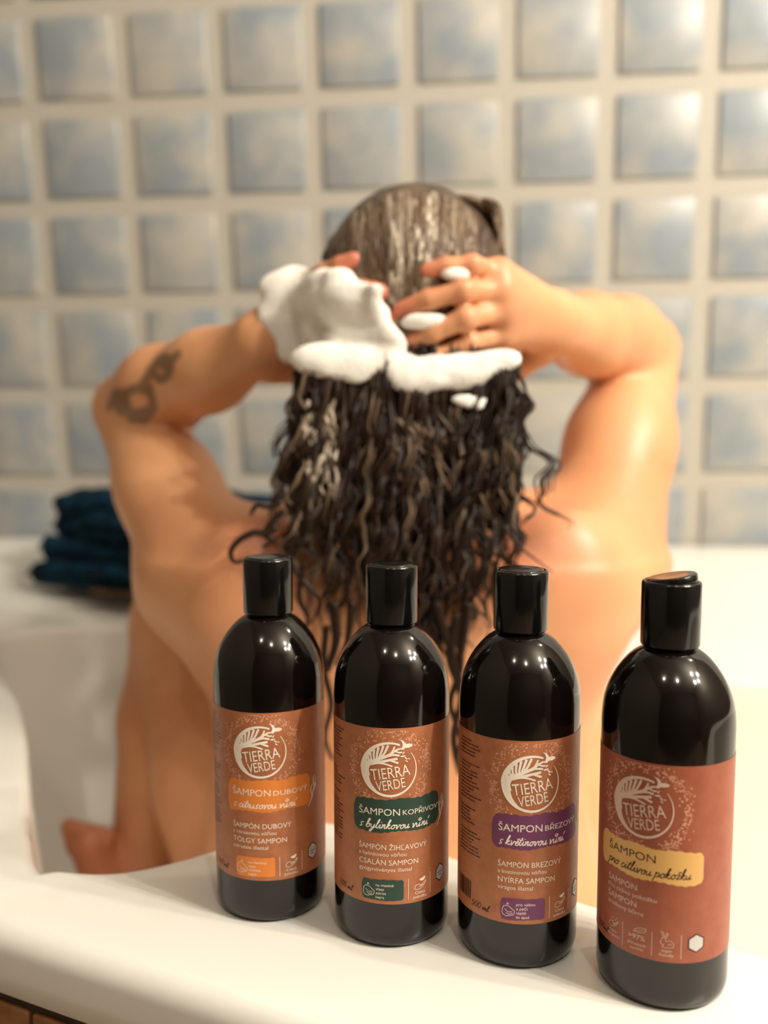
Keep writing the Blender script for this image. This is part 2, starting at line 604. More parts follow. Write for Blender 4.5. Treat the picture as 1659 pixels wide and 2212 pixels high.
def emblem(pr):
    """round tree mark with the two word name, centre 0,0, radius 15"""
    R = 14.3
    def arc(a0, a1, wf, rr=R, n=60):
        A = np.radians(np.linspace(a0, a1, n))
        pr.ribbon([(rr * math.cos(a), 100 + rr * math.sin(a)) for a in A], wf, n=n, smooth=False)
    # ring: starts at upper right (about 35 deg), runs clockwise under the words and up the left side
    arc(38, -180, lambda t: .35 + 1.2 * min(1, t * 1.3) + (1.6 if t > .72 else 0) * (t - .72) / .28, n=70)
    arc(180, 68, lambda t: 2.6 * (1 - t) ** 1.5 + 1.0, n=50)
    C = lambda p: [(a, 100 + b) for a, b in p]
    rb = lambda p, w0, w1: pr.ribbon(C(p), lambda t: w0 + (w1 - w0) * t)
    # trunk widening up the left side
    rb([(-6.5, -12.6), (-10.5, -8), (-12.2, -2), (-11.3, 2.5), (-9.5, 4.2)], .8, 2.9)
    rb([(-11.6, -4), (-12.4, 0), (-12.6, 4)], 2.4, 1.8)
    # branches fanning from the trunk to the ring
    for a, p in ((162, .9), (151, 1.0), (140, 1.0), (128, 1.1), (116, 1.1), (104, 1.1), (93, 1.0)):
        ar = math.radians(a)
        e = (R * .93 * math.cos(ar), R * .93 * math.sin(ar))
        sx_ = -11.5 + (128 - abs(a - 100)) * .0 + (162 - a) * .10
        rb([(sx_, 3.2 + (162 - a) * .055), ((sx_ + e[0]) / 2 - .3, (4 + e[1]) / 2 - .2), e], 1.0, 1.2 * p)
    rb([(-10.8, 3.0), (-6, 5.4), (-1, 7.6), (3.5, 10.6), (6, 11.4)], 2.2, .7)
    rb([(-10.5, 2.4), (-5, 4.0), (0, 5.2), (4.2, 6.0)], 1.6, 1.3)
    rb([(-8, 3.2), (-3, 3.2), (1.5, 1.8)], 1.0, .9)
    rb([(-3, 6.6), (1.5, 8.0), (5.2, 7.6)], 1.2, 1.1)
    rb([(0, 5.2), (3.5, 3.9), (4.6, 3.6)], 1.0, 1.3)
    rb([(.5, 8.4), (2.0, 11.0), (2.6, 12.6)], 1.0, .8)
    rb([(3.0, 10.0), (5.2, 9.2), (6.6, 9.4)], .9, .8)
    # leaves breaking off, and the bird
    pr.blob(7.0, 107.2, 1.5, .45, .1); pr.blob(8.6, 106.0, 1.1, .4, -.7); pr.blob(10.2, 105.6, .7, .3, -.3)
    pr.blob(8.9, 104.4, .9, .35, -.6); pr.blob(7.3, 109.0, .9, .35, .9)
    pr.poly(C([(5.0, 16.4), (7.2, 15.6), (8.6, 13.6), (10.2, 13.9), (12.2, 13.2), (12.0, 12.2), (10.0, 11.6), (8.2, 11.6), (6.6, 12.3), (6.9, 13.6), (6.2, 15.2)]))
    pr.poly(C([(6.8, 12.3), (8.2, 11.6), (7.4, 10.6), (5.6, 10.9)]))
    r_ = math.radians(9)
    pr.text('TIERRA', -9.6, 100 - 6.3, 6.3, width=21.0, rot=r_, bold=.0)
    pr.text('VERDE', -6.8, 100 - 12.6 + .6, 5.6, width=15.6, rot=r_, bold=.0)


def wreath(pr, seed):
    r = random.Random(seed)
    for k in range(330):
        a = r.uniform(0, 2 * math.pi)
        rr = 21.0 + r.gauss(0, 2.0)
        u, v = rr * math.cos(a), 100 + rr * .97 * math.sin(a)
        if v > 121 or v < 79.5: continue
        if r.random() < .6:
            pr.blob(u, v, r.uniform(.35, .75), r.uniform(.22, .42), r.uniform(0, 3.14), 6)
        else:
            pr.blob(u, v, r.uniform(.4, .6), r.uniform(.4, .6), 0, 6)
    for k in range(42):
        a = r.uniform(0, 2 * math.pi)
        rr = r.uniform(18.6, 21)
        da = r.uniform(.12, .3) * r.choice((-1, 1))
        p = []
        for t in range(5):
            q = a + da * t / 4
            s_ = rr + t * r.uniform(.4, 1.2)
            p.append((s_ * math.cos(q), min(121, 100 + s_ * math.sin(q))))
        if p[-1][1] > 80 and p[0][1] > 80: pr.ribbon(p, .22)


def icon_hand(pr, u, v, k=1.0, leaf=True):
    rb = lambda p, w_=.28: pr.ribbon([(u + a * k, v + b * k) for a, b in p], w_)
    rb([(-3.2, -1.2), (-2.6, .4), (-.8, .9), (.6, .2), (2.2, 1.2), (3.4, 2.2), (2.6, .6), (.6, -1.2), (-1.6, -1.9), (-3.2, -1.2)])
    rb([(-.8, -.1), (.2, -.4), (1.6, .3)])
    if leaf:
        pr.poly([(u + a * k, v + b * k) for a, b in ((-.6, 3.4), (1.0, 3.9), (3.0, 4.6), (2.8, 3.2), (1.6, 2.4), (.2, 2.5))])
    else:
        for a, b in ((-1.2, 2.4), (0, 3.4), (1.3, 2.3), (2.4, 3.6), (0, 1.6)): pr.blob(u + a * k, v + b * k, .3, .3)


def hexagon(pr, u, v, r, sq=1):
    h = r * sq * .866
    e = lambda q: r - min(1, abs(q - u) / h) * r / 2
    pr.strip(u - h, u + h, lambda q: v + e(q), lambda q: v - e(q), step=h / 6, rows=1)


def small_print(pr, seed, u0, u1, v0, v1):
    """unreadable rows of small dark type on the side of the label"""
    r = random.Random(seed)
    v = v1
    while v > v0:
        if r.random() < .14: v -= 3; continue
        u = u0 + r.uniform(0, .4)
        end = u1 - r.uniform(0, (u1 - u0) * .45)
        while u < end:
            l = r.uniform(.8, 2.6)
            for q in np.arange(u, u + l, .62):
                pr.poly([(q, v), (q + .38, v), (q + .38, v + r.choice((.7, .7, 1.0))), (q, v + .7)])
            u += l + .5
        v -= 1.9


M['ink_white'] = mat('cream_ink', (252, 240, 224), .5, .3)
M['ink_pink'] = mat('pale_pink_ink', (224, 165, 135), .5, .3)
M['ink_dark'] = mat('dark_ink', (58, 34, 24), .5, .3)
M['silver'] = mat('silver_ink', (205, 200, 196), .35, .5)
M['white_dim'] = mat('dull_cream_ink', (226, 196, 178), .5, .3)


def label_mat(name, a, b):
    m = mat(name, a, .42, .4)
    noise_mix(m, a, b, scale=120, detail=6, lo=.3, hi=.7, rough=.7)
    return m


M['lab_a'] = label_mat('kraft_label', (170, 102, 68), (190, 124, 84))
M['lab_b'] = label_mat('russet_label', (150, 80, 58), (166, 94, 68))


def label_sheet(parent, m):
    pr = Print(0, .00012)
    pr.strip(-96, 96, lambda u: 122.3, lambda u: 25.8, step=1.5, rows=6)
    return pr.build('label', m, parent)


def brush(pr, u0, u1, zt, zb, seed, tilt=0, edge=.5):
    r = random.Random(seed)
    ph = [r.uniform(0, 6) for _ in range(4)]
    mid, half = (zt + zb) / 2, (zt - zb) / 2

    def endf(u):
        t = (u - u0) / (u1 - u0)
        e = min(t, 1 - t) / .07
        return 1 if e >= 1 else .45 + .55 * math.sqrt(max(0, 1 - (1 - e) ** 2))
    top = lambda u: mid + tilt * (u - (u0 + u1) / 2) + half * endf(u) + edge * (.5 * math.sin(u * .33 + ph[0]) + .28 * math.sin(u * 1.3 + ph[1])) * .9
    bot = lambda u: mid + tilt * (u - (u0 + u1) / 2) - half * endf(u) + edge * (.6 * math.sin(u * .27 + ph[2]) + .28 * math.sin(u * 1.6 + ph[3])) * .9
    pr.strip(u0, u1, top, bot, step=.7)


def bottle(name, x, y, spec, label, tilt_disc=0, disc_az=0):
    az = math.atan2(x, y)
    root = empty('shampoo_bottle', (x, y, ZR + .0002), -az)
    tag(root, label, 'bottle', 'shampoo bottles on the bathtub rim')
    link(body_me, 'body', root)
    c = link(cap_me, 'cap', root)
    d = link(disc_me, 'flip_disc', c, (0, 0, .2042 + (.002 if tilt_disc else 0)), (0, tilt_disc, disc_az))
    lab = label_sheet(root, spec['lab'])
    u0 = spec['u0']
    P = lambda lift=.00026: Print(u0, lift)
    p = P(.00020); wreath(p, spec['seed']); p.build('wreath', M['ink_pink'] if not spec.get('dim') else spec['wr'], lab)
    p = P(.00030); emblem(p); p.build('emblem', spec['ink'], lab)
    b = P(.00022)
    if spec['kind'] == 'A':
        brush(b, -20.5, 30 + spec.get('ext', 0), 84.0, 66.0, spec['seed'], tilt=.03, edge=.9)
        b.build('colour_band', spec['band'], lab, spec['bandlabel'])
        b = P(.00022); brush(b, -15.5, 8.0, 39.3, 27.9, spec['seed'] + 3, edge=.35)
        b.build('hint_patch', spec['band'], lab, spec['bandlabel'].replace('band', 'patch'))
        t = P()
        L = spec['lines']
        t.text(L[0], -17, 74.9, 3.9, width=22.5)
        t.text(L[1], 7.0, 75.1, 2.9, width=24.5 * spec.get('w1', 1), bold=.0)
        script(t, L[2], -17, 67.8, 2.3, 38.5 * spec.get('w2', 1), .50)
        t.text(L[3], -17, 56.0, 2.95, width=38 * spec.get('w3', 1))
        t.text(L[4], -17, 52.4, 2.2, width=26 * spec.get('w4', 1))
        t.text(L[5], -17, 47.6, 2.95, width=32.7 * spec.get('w5', 1))
        t.text(L[6], -17, 44.0, 2.2, width=29 * spec.get('w6', 1))
        for i, s_ in enumerate(L[7]):
            t.text(s_, -7.4, 35.6 - i * 2.25, 1.55, sx=1.12)
        # basin and hair pictogram
        for q in ([(-14.5, 33), (-13.6, 35), (-11.5, 35.2), (-10, 34.2), (-8.6, 33)], [(-14.5, 33), (-14.3, 30.8), (-12.6, 29.8), (-10.6, 30.2), (-8.6, 31.0), (-8.2, 33.2)],
                  [(-13.2, 33.4), (-11.4, 32.0), (-9.4, 32.4)], [(-12.6, 31.6), (-11.0, 30.8), (-9.2, 31.6)], [(-12.2, 36.0), (-11.8, 36.8), (-11.2, 36.2), (-12.2, 36.0)]):
            t.ribbon(q, .26)
        t.ribbon([(10.2, 28), (10.2, 39.5)], .24, smooth=False)
        t.ribbon([(23.6, 29), (23.6, 40.5)], .24, smooth=False)
        icon_hand(t, 17, 34.6, 1.05)
        t.text('Citlivá', 17, 30.2, 1.6, align='C', sx=1.1); t.text('pokožka', 17, 28.0, 1.6, align='C', sx=1.1)
        # sprig at the end of the band
        for q in ([(28.6, 64.5), (31, 69), (33.5, 75), (35, 80)], [(30, 67), (32, 70.5), (32, 73)], [(31.4, 70), (30.6, 74), (31.8, 77)], [(32.6, 72.5), (34.6, 75), (34.4, 77.5)], [(33.2, 75), (32.6, 79), (33.6, 81.5)]):
            t.ribbon(q, lambda s: .28 + .5 * math.sin(math.pi * s))
        t.build('lettering', spec['ink'], lab)
        h = P(.00024); hexagon(h, 31.6, 37.5, 5.2, .8)
        h.build('badge_border', M['ink_dark'], lab)
        h = P(.00028); hexagon(h, 31.6, 37.5, 4.4, .8)
        h.build('badge', M['silver'], lab)
        h = P(.00032)
        for q in ((-1.9, 1.6, 3.6), (-2.3, .2, 4.4), (-1.6, -1.4, 3.0)): h.ribbon([(31.6 + q[0], 37.5 + q[1]), (31.6 + q[0] + q[2], 37.5 + q[1])], .55, smooth=False)
        h.build('badge_print', M['ink_dark'], lab)
    else:
        brush(b, -25, 30, 81.2, 64.8, 11, tilt=-.02, edge=.9)
        b.build('colour_band', spec['band'], lab, spec['bandlabel'])
        dk = P()
        dk.text('ŠAMPON', -18.6, 74.0, 4.1, width=25.5, bold=.0)
        script(dk, 'pro citlivou pokožku', -18.8, 67.4, 2.4, 42, .5)
        dk.build('dark_lettering', M['ink_dark'], lab, 'dark brown lettering on the yellow band')
        t = P()
        t.text('ŠAMPÓN', -18.6, 58.2, 3.0, width=17); t.text('Pre citlivú pokožku', -18.6, 54.6, 2.2, width=26.5)
        t.text('ŠAMPON', -18.6, 49.8, 3.0, width=17); t.text('érzékeny bőrre', -18.6, 46.2, 2.2, width=20.5)
        icon_hand(t, -14.6, 36.4, .95, leaf=False)
        t.text('Hypo-', -14.6, 32.2, 1.6, align='C'); t.text('alergenní', -14.6, 30.0, 1.6, align='C')
        for u in (-8.6, 6.2, 19.6): t.ribbon([(u, 28), (u, 40)], .24, smooth=False)
        t.ribbon([(-2.6, 38.2), (-.5, 40.0), (3.4, 40.4), (2.2, 38.4), (-1.2, 37.8), (-2.6, 38.2)], .26); t.ribbon([(-3, 37.6), (0, 38.8), (2.4, 39.6)], .2)
        t.text('>97%', -1.2, 34.0, 2.6, align='C', sx=1.05); t.text('přírodních', -1.2, 31.0, 1.6, align='C'); t.text('surovin', -1.2, 28.8, 1.6, align='C')
        for q in ([(10.2, 35), (10.4, 37), (11.4, 38.2), (12.4, 37.6), (12.6, 36.4), (14.6, 36.8), (16, 35.4), (15.8, 33.6), (13, 33.2), (10.8, 33.4), (11.6, 34.6), (10.2, 35)],
                  [(11.4, 38.2), (10.6, 40.2), (10.2, 41.0), (11.2, 40.8), (12.0, 38.6)], [(12.2, 38.4), (13.0, 40.6), (13.4, 39.6), (12.6, 37.8)], [(13.4, 34.4), (14.4, 35.2), (15.2, 34.6)]):
            t.ribbon(q, .24)
        t.text('vegan', 12.9, 31.0, 1.6, align='C'); t.text('friendly', 12.9, 28.8, 1.6, align='C')
        t.build('lettering', spec['ink'], lab)
        h = P(.00024); hexagon(h, 27.0, 35.6, 4.8, 1); h.build('badge_border', M['ink_dark'], lab)
        h = P(.00028); hexagon(h, 27.0, 35.6, 4.1, 1); h.build('badge', M['silver'], lab)
    dk = P(.00026)
    if spec['kind'] == 'A':
        small_print(dk, spec['seed'], -45, -28.5, 52, 117)
        if spec.get('bar'):
            q = random.Random(2); u = -46.0
            while u < -34:
                w_ = q.choice((.3, .5, .8)); dk.poly([(u, 32), (u + w_, 32), (u + w_, 42), (u, 42)]); u += w_ + q.choice((.35, .6))
    script(dk, '500 ', -33.5 if spec['kind'] == 'A' else -28.5, 29.6, 1.9, 8.0, .32)
    script(dk, 'ml', -26.0 if spec['kind'] == 'A' else -22.5, 29.4, 1.5, 4.0, .4)
    dk.build('small_print', M['ink_dark'], lab)
    return root


A = dict(kind='A', lab=M['lab_a'], ink=M['ink_white'])
bottle('b1', -.0672, .5301, dict(A, u0=-5.5, seed=21, band=mat('orange_band', (236, 140, 62), .5), bandlabel='orange brush band',
       lines=['ŠAMPON', 'DUBOVÝ', 's citrusovou vůní', 'ŠAMPÓN DUBOVÝ', 's citrusovou vôňou', 'TÖLGY SAMPON', 'citrusos illattal', ['na všechny', 'typy', 'minden', 'hajra']],
       w1=.85, w2=.95, w3=.9, w4=.98, w5=.96, w6=.72),
       'dark shampoo bottle with the orange band on its brown label, farthest back')
bottle('b2', .0042, .5044, dict(A, u0=-1.0, seed=22, band=mat('green_band', (44, 72, 60), .5), bandlabel='dark green brush band',
       lines=['ŠAMPON', 'KOPŘIVOVÝ', 's bylinkovou vůní', 'ŠAMPÓN ŽIHĽAVOVÝ', 's bylinkovou vôňou', 'CSALÁN SAMPON', 'gyógynövényes illattal', ['na mastné', 'vlasy', 'zsíros', 'hajra']]),
       'dark shampoo bottle with the dark green band on its brown label')
bottle('b3', .0726, .4846, dict(A, u0=7.2, seed=23, band=mat('purple_band', (118, 60, 100), .5), bandlabel='purple brush band', bar=True,
       lines=['ŠAMPON', 'BŘEZOVÝ', 's květinovou vůní', 'ŠAMPÓN BREZOVÝ', 's kvetinovou vôňou', 'NYÍRFA SAMPON', 'virágos illattal', ['pro výživu', 'a péči', 'táplál', 'és ápol']],
       w1=.86, w2=.92, w3=.9, w4=.97, w5=.92, w6=.62),
       'dark shampoo bottle with the purple band on its brown label')
bottle('b4', .1415, .4501, dict(kind='B', lab=M['lab_b'], ink=M['white_dim'], u0=-10.4, seed=24, band=mat('yellow_band', (224, 176, 104), .5), bandlabel='yellow brush band'),
       'nearest and largest dark shampoo bottle, russet label with a yellow band, cap disc tipped open', tilt_disc=math.radians(-10), disc_az=math.radians(0))

# ------------------------------------------------------------------ the person (implicit surface, one continuous body)


class Field:
    def __init__(s, lo, hi, h):
        s.lo = np.array(lo, float); s.h = h
        s.n = np.ceil((np.array(hi) - s.lo) / h).astype(int)
        s.a = np.full(s.n, .05, np.float32)

    def box(s, lo, hi):
        i0 = np.maximum(0, np.floor((lo - s.lo) / s.h).astype(int))
        i1 = np.minimum(s.n, np.ceil((hi - s.lo) / s.h).astype(int) + 1)
        sl = tuple(slice(a, b) for a, b in zip(i0, i1))
        g = [((np.arange(a, b)) * s.h + o).astype(np.float32) for a, b, o in zip(i0, i1, s.lo)]
        return sl, np.meshgrid(*g, indexing='ij', sparse=True)

    def merge(s, sl, d, k):
        a = s.a[sl]
        if k > 0:
            h = np.maximum(k - np.abs(a - d), 0) / k
            s.a[sl] = np.minimum(a, d) - h * h * k * .25
        else:
            s.a[sl] = np.minimum(a, d)

    def cone(s, A, B, ra, rb, k=.02, sq=None):
        A, B = np.array(A, float), np.array(B, float)
        r = max(ra, rb) + k + .012
        sl, (X, Y, Z) = s.box(np.minimum(A, B) - r, np.maximum(A, B) + r)
        ba = B - A; L = ba @ ba + 1e-12
        t = np.clip(((X - A[0]) * ba[0] + (Y - A[1]) * ba[1] + (Z - A[2]) * ba[2]) / L, 0, 1)
        d = np.sqrt((X - A[0] - t * ba[0]) ** 2 + (Y - A[1] - t * ba[1]) ** 2 + (Z - A[2] - t * ba[2]) ** 2) - (ra + (rb - ra) * t)
        s.merge(sl, d, k)

    def chain(s, pts, rad, k=.02, kin=None):
        """a tapered limb through pts, first joined in itself"""
        pts = [np.array(p, float) for p in pts]
        r = max(rad) + k + .012
        P = np.array(pts)
        sl, (X, Y, Z) = s.box(P.min(0) - r, P.max(0) + r)
        D = None
        kk = k if kin is None else kin
        for A, B, ra, rb in zip(pts[:-1], pts[1:], rad[:-1], rad[1:]):
            ba = B - A; L = ba @ ba + 1e-12
            t = np.clip(((X - A[0]) * ba[0] + (Y - A[1]) * ba[1] + (Z - A[2]) * ba[2]) / L, 0, 1)
            d = np.sqrt((X - A[0] - t * ba[0]) ** 2 + (Y - A[1] - t * ba[1]) ** 2 + (Z - A[2] - t * ba[2]) ** 2) - (ra + (rb - ra) * t)
            if D is None: D = d
            else:
                h = np.maximum(kk - np.abs(D - d), 0) / kk
                D = np.minimum(D, d) - h * h * kk * .25
        s.merge(sl, D, k)

    def ell(s, C, R, k=.02, cut=False):
        C, R = np.array(C, float), np.array(R, float)
        sl, (X, Y, Z) = s.box(C - R - k - .012, C + R + k + .012)
        q = np.sqrt(((X - C[0]) / R[0]) ** 2 + ((Y - C[1]) / R[1]) ** 2 + ((Z - C[2]) / R[2]) ** 2)
        d = (q - 1) * float(min(R))
        if cut:
            a = s.a[sl]; d = -d
            h = np.maximum(k - np.abs(a - d), 0) / k
            s.a[sl] = np.maximum(a, d) + h * h * k * .25
        else: s.merge(sl, d, k)

    def mesh(s, name, m, parent):
        g = vdb.FloatGrid(.05)
        g.copyFromArray(np.ascontiguousarray(s.a))
        g.transform = vdb.createLinearTransform(voxelSize=s.h)
        P, Q = g.convertToQuads(isovalue=0.0)
        P = np.asarray(P, np.float64) + s.lo
        Q = np.asarray(Q)[:, ::-1]
        me = bpy.data.meshes.new(name)
        me.vertices.add(len(P)); me.vertices.foreach_set('co', P.ravel())
        me.loops.add(len(Q) * 4); me.loops.foreach_set('vertex_index', Q.ravel().astype(np.int32))
        me.polygons.add(len(Q)); me.polygons.foreach_set('loop_start', np.arange(0, len(Q) * 4, 4, dtype=np.int32))
        me.update(calc_edges=True)
        me.validate()
        me.polygons.foreach_set('use_smooth', [True] * len(me.polygons))
        me.materials.append(m)
        o = bpy.data.objects.new(name, me)
        COL.objects.link(o); o.parent = parent
        return o, P


HC = at(893, 630, .845)                 # middle of the head


def on_head(px, py, off, rx=.092, ry=.100, rz=.125):
    Y = .78
    for _ in range(6):
        p = at(px, py, Y)
        q = 1 - ((p[0] - HC[0]) / rx) ** 2 - ((p[2] - HC[2]) / rz) ** 2
        Y = HC[1] - .003 - ry * math.sqrt(max(.03, q)) - off
    return at(px, py, Y)


B = Field((-.45, .56, .14), (.42, 1.26, 1.10), .003)
# torso: elliptical sections down the back
rows = [(1095, 880, 130, .050), (1140, 890, 250, .062), (1180, 890, 385, .078), (1210, 885, 480, .092), (1300, 862, 505, .102), (1400, 862, 462, .104), (1500, 872, 420, .098),
        (1600, 868, 402, .093), (1700, 860, 402, .095), (1850, 860, 430, .104), (2000, 860, 465, .115), (2150, 860, 480, .118), (2260, 860, 455, .105)]
zz, xc, hw, hd = [], [], [], []
for py, cx_, h_, d_ in rows:
    p = at(cx_, py, .83); q = at(cx_ + h_, py, .83)
    zz.append(p[2]); xc.append(p[0]); hw.append(q[0] - p[0]); hd.append(d_)
o_ = np.argsort(zz); zz, xc, hw, hd = [np.array(v)[o_] for v in (zz, xc, hw, hd)]
zf = np.linspace(zz[0], zz[-1], 200)


def cub(v):
    c = catmull(np.c_[zz, v], 400)
    return np.interp(zf, c[:, 0], c[:, 1])


xf, wf_, df_ = cub(xc), cub(hw), cub(hd)
sl, (X, Y, Z) = B.box(np.array([-.3, .68, zz[0] - .03]), np.array([.3, .98, zz[-1] + .03]))
zc = np.clip(Z, zf[0], zf[-1])
a_ = np.interp(zc, zf, wf_).astype(np.float32); b_ = np.interp(zc, zf, df_).astype(np.float32); c_ = np.interp(zc, zf, xf).astype(np.float32)
cy_ = .835 + 0 * zc
e = 2.35
q = (np.abs((X - c_) / a_) ** e + np.abs((Y - cy_) / b_) ** e) ** (1 / e)
d = (q - 1) * np.minimum(a_, b_)
over = np.maximum(np.maximum(Z - zf[-1], zf[0] - Z), 0)
d = np.where(over > 0, np.sqrt(np.maximum(d, 0) ** 2 + over ** 2), d)
d = np.maximum(d, 0) + np.minimum(d, 0)
# spine furrow and shoulder-blade relief
d = d + .006 * np.exp(-((X - c_) / .012) ** 2) * (Y < .835)
B.merge(sl, d.astype(np.float32), .03)
# seat
B.ell((-.085 + xc[0], .83, .285), (.10, .12, .09), .04); B.ell((.085 + xc[0], .83, .285), (.10, .12, .09), .04)
# neck and trapezius
neck0, neck1 = at(888, 1090, .835), at(893, 780, .845)
B.chain([neck0, neck1], [.060, .050], .03)
SL, SR = at(438, 1222, .845), at(1292, 1190, .845)      # shoulder joints
B.cone(at(888, 1118, .835), SL + np.array([.03, 0, .0]), .045, .045, .04)
B.cone(at(888, 1112, .835), SR + np.array([-.03, 0, .0]), .045, .045, .04)
# shoulder blades
B.ell(at(1220, 1260, .765), (.045, .03, .06), .05); B.ell(at(545, 1270, .765), (.045, .03, .06), .05)
# arms
EL, ER = at(282, 884, .965), at(1383, 757, .985)
WL, WR = at(560, 748, .825), at(1200, 700, .825)
B.chain([SL, (SL + EL) / 2 + np.array([.004, -.004, -.004]), EL], [.058, .045, .037], .045, .03)
B.chain([SR, (SR + ER) / 2 + np.array([-.002, -.004, 0]), ER], [.059, .048, .040], .045, .03)
# forearms (wider below the elbow, slim at the wrist)
for E_, W_ in ((EL, WL), (ER, WR)):
    m1 = E_ + (W_ - E_) * .28 + np.array([0, 0, .003]); m2 = E_ + (W_ - E_) * .65
    B.chain([E_, m1, m2, W_], [.036, .039, .033, .0265], .009, .03)
# hands -------------------------------------------------
def hand(W_, knk, fingers, thumb, palm_r=.0155):
    # metacarpals fan from the wrist to each knuckle
    for kx in knk:
        B.cone(W_ + (kx - W_) * .12, kx, .0205, palm_r * .82, .014)
    for f, r0 in fingers:
        B.chain(f, [r0, r0 * .97, r0 * .90, r0 * .76], .0045, .003)
        # nail bed and knuckle thickening
        B.ell(f[0], (r0 * 1.12,) * 3, .006); B.ell(f[1], (r0 * 1.05,) * 3, .004)
    B.chain(thumb, [.014, .0115, .0095, .008], .008, .004)


oh = on_head
# right hand (right in the picture): little finger uppermost
kr = [oh(1075, 588, .012), oh(1082, 628, .020), oh(1088, 672, .022), oh(1085, 722, .018)]
fr = [([kr[0], oh(1020, 572, .014), oh(965, 576, .008), oh(920, 586, .004)], .0078),
      ([kr[1], oh(1000, 628, .016), oh(925, 648, .008), oh(868, 668, .004)], .0086),
      ([kr[2], oh(1005, 688, .018), oh(935, 718, .010), oh(872, 746, .005)], .0089),
      ([kr[3], oh(1015, 742, .016), oh(945, 770, .010), oh(886, 792, .005)], .0086)]
tr_ = [WR + (kr[3] - WR) * .25 + np.array([0, .01, -.02]), at(1120, 790, .83), at(1080, 830, .835), at(1045, 850, .84)]
hand(WR, kr, fr, tr_)
kl = [oh(650, 612, .004), oh(662, 650, .012), oh(665, 694, .014), oh(668, 738, .012)]
fl_ = [([kl[0], oh(700, 590, .012), oh(735, 572, .008), oh(764, 560, .004)], .0078),
       ([kl[1], oh(722, 634, .016), oh(778, 626, .010), oh(824, 630, .004)], .0086),
       ([kl[2], oh(730, 690, .018), oh(788, 690, .010), oh(836, 694, .004)], .0089),
       ([kl[3], oh(730, 748, .016), oh(784, 756, .010), oh(826, 764, .004)], .0086)]
tl_ = [WL + (kl[3] - WL) * .25 + np.array([0, .01, -.02]), at(640, 800, .83), at(690, 840, .835), at(730, 860, .84)]
hand(WL, kl, fl_, tl_)
# head ---------------------------------------------------
B.ell(HC + np.array([0, 0, .0]), (.076, .094, .084), .02)
B.ell(HC + np.array([0, .035, -.055]), (.056, .062, .072), .03)
B.ell(HC + np.array([0, .065, -.105]), (.026, .022, .020), .02)          # chin
B.cone(HC + np.array([0, .093, -.012]), HC + np.array([0, .112, -.045]), .007, .012, .010)   # nose
B.ell(HC + np.array([0, .088, .006]), (.048, .014, .012), .016)          # brow
for sx_ in (-1, 1):
    B.ell(HC + np.array([sx_ * .032, .096, -.012]), (.014, .012, .010), .006, cut=True)
    B.ell(HC + np.array([sx_ * .036, .075, -.042]), (.020, .020, .020), .02)
    B.ell(HC + np.array([sx_ * .078, .008, -.028]), (.008, .018, .030), .006)   # ears
B.ell(HC + np.array([0, .094, -.073]), (.022, .010, .005), .004)
B.ell(HC + np.array([0, .093, -.082]), (.020, .010, .006), .004)
# legs, folded in front of the body
KL, KR = at(392, 1345, 1.05), np.array([.21, 1.02, .50])
B.chain([(-.09, .86, .30), (KL + np.array([-.09, .86, .30])) / 2 + np.array([0, 0, .01]), KL], [.088, .078, .058], .03)
B.chain([(.09, .86, .30), (KR + np.array([.09, .86, .30])) / 2, KR], [.088, .078, .058], .03)
AL, AR = np.array([-.285, 1.02, .255]), np.array([.17, 1.00, .26])
for K_, A_ in ((KL, AL), (KR, AR)):
    B.chain([K_, K_ + (A_ - K_) * .3 + np.array([0, -.012, 0]), A_], [.052, .052, .034], .015)
T1 = at(196, 1830, .985)
B.chain([AL + np.array([0, 0, -.01]), (AL + T1) / 2, T1], [.034, .032, .022], .015)
B.chain([AR, AR + np.array([.01, -.09, -.03]), AR + np.array([.02, -.15, -.035])], [.033, .028, .018], .015)
for i in range(5):
    B.cone(T1 + np.array([-.018 + i * .009, 0, 0]), T1 + np.array([-.022 + i * .0115, -.004, .026 - i * .002]), .009, .0085 - i * .0006, .004)

M['skin'] = mat('skin', (226, 152, 108), .42, .45, Subsurface_Weight=.12, Subsurface_Scale=.01)
M['skin'].node_tree.nodes['Principled BSDF'].inputs['Subsurface Radius'].default_value = (1.0, .35, .2)
M['skin'].node_tree.nodes['Principled BSDF'].subsurface_method = 'BURLEY'
person = empty('person', (0, .83, FZ))
tag(person, 'bare-backed person sitting in the bathtub, both hands washing long wet dark hair', 'person')
body, BP = B.mesh('body', M['skin'], person)
body.location = (0, -.83, -FZ)
# tattoo ink and reddened finger tips as point attributes (flat print on the skin)
ink = np.zeros(len(BP), np.float32)
b_ = (CZ - BP[:, 2]), BP[:, 1]


def arcpts(c, r, a0, a1, n=14):
    return [(c[0] + r * math.cos(math.radians(a)), c[1] + r * math.sin(math.radians(a))) for a in np.linspace(a0, a1, n)]


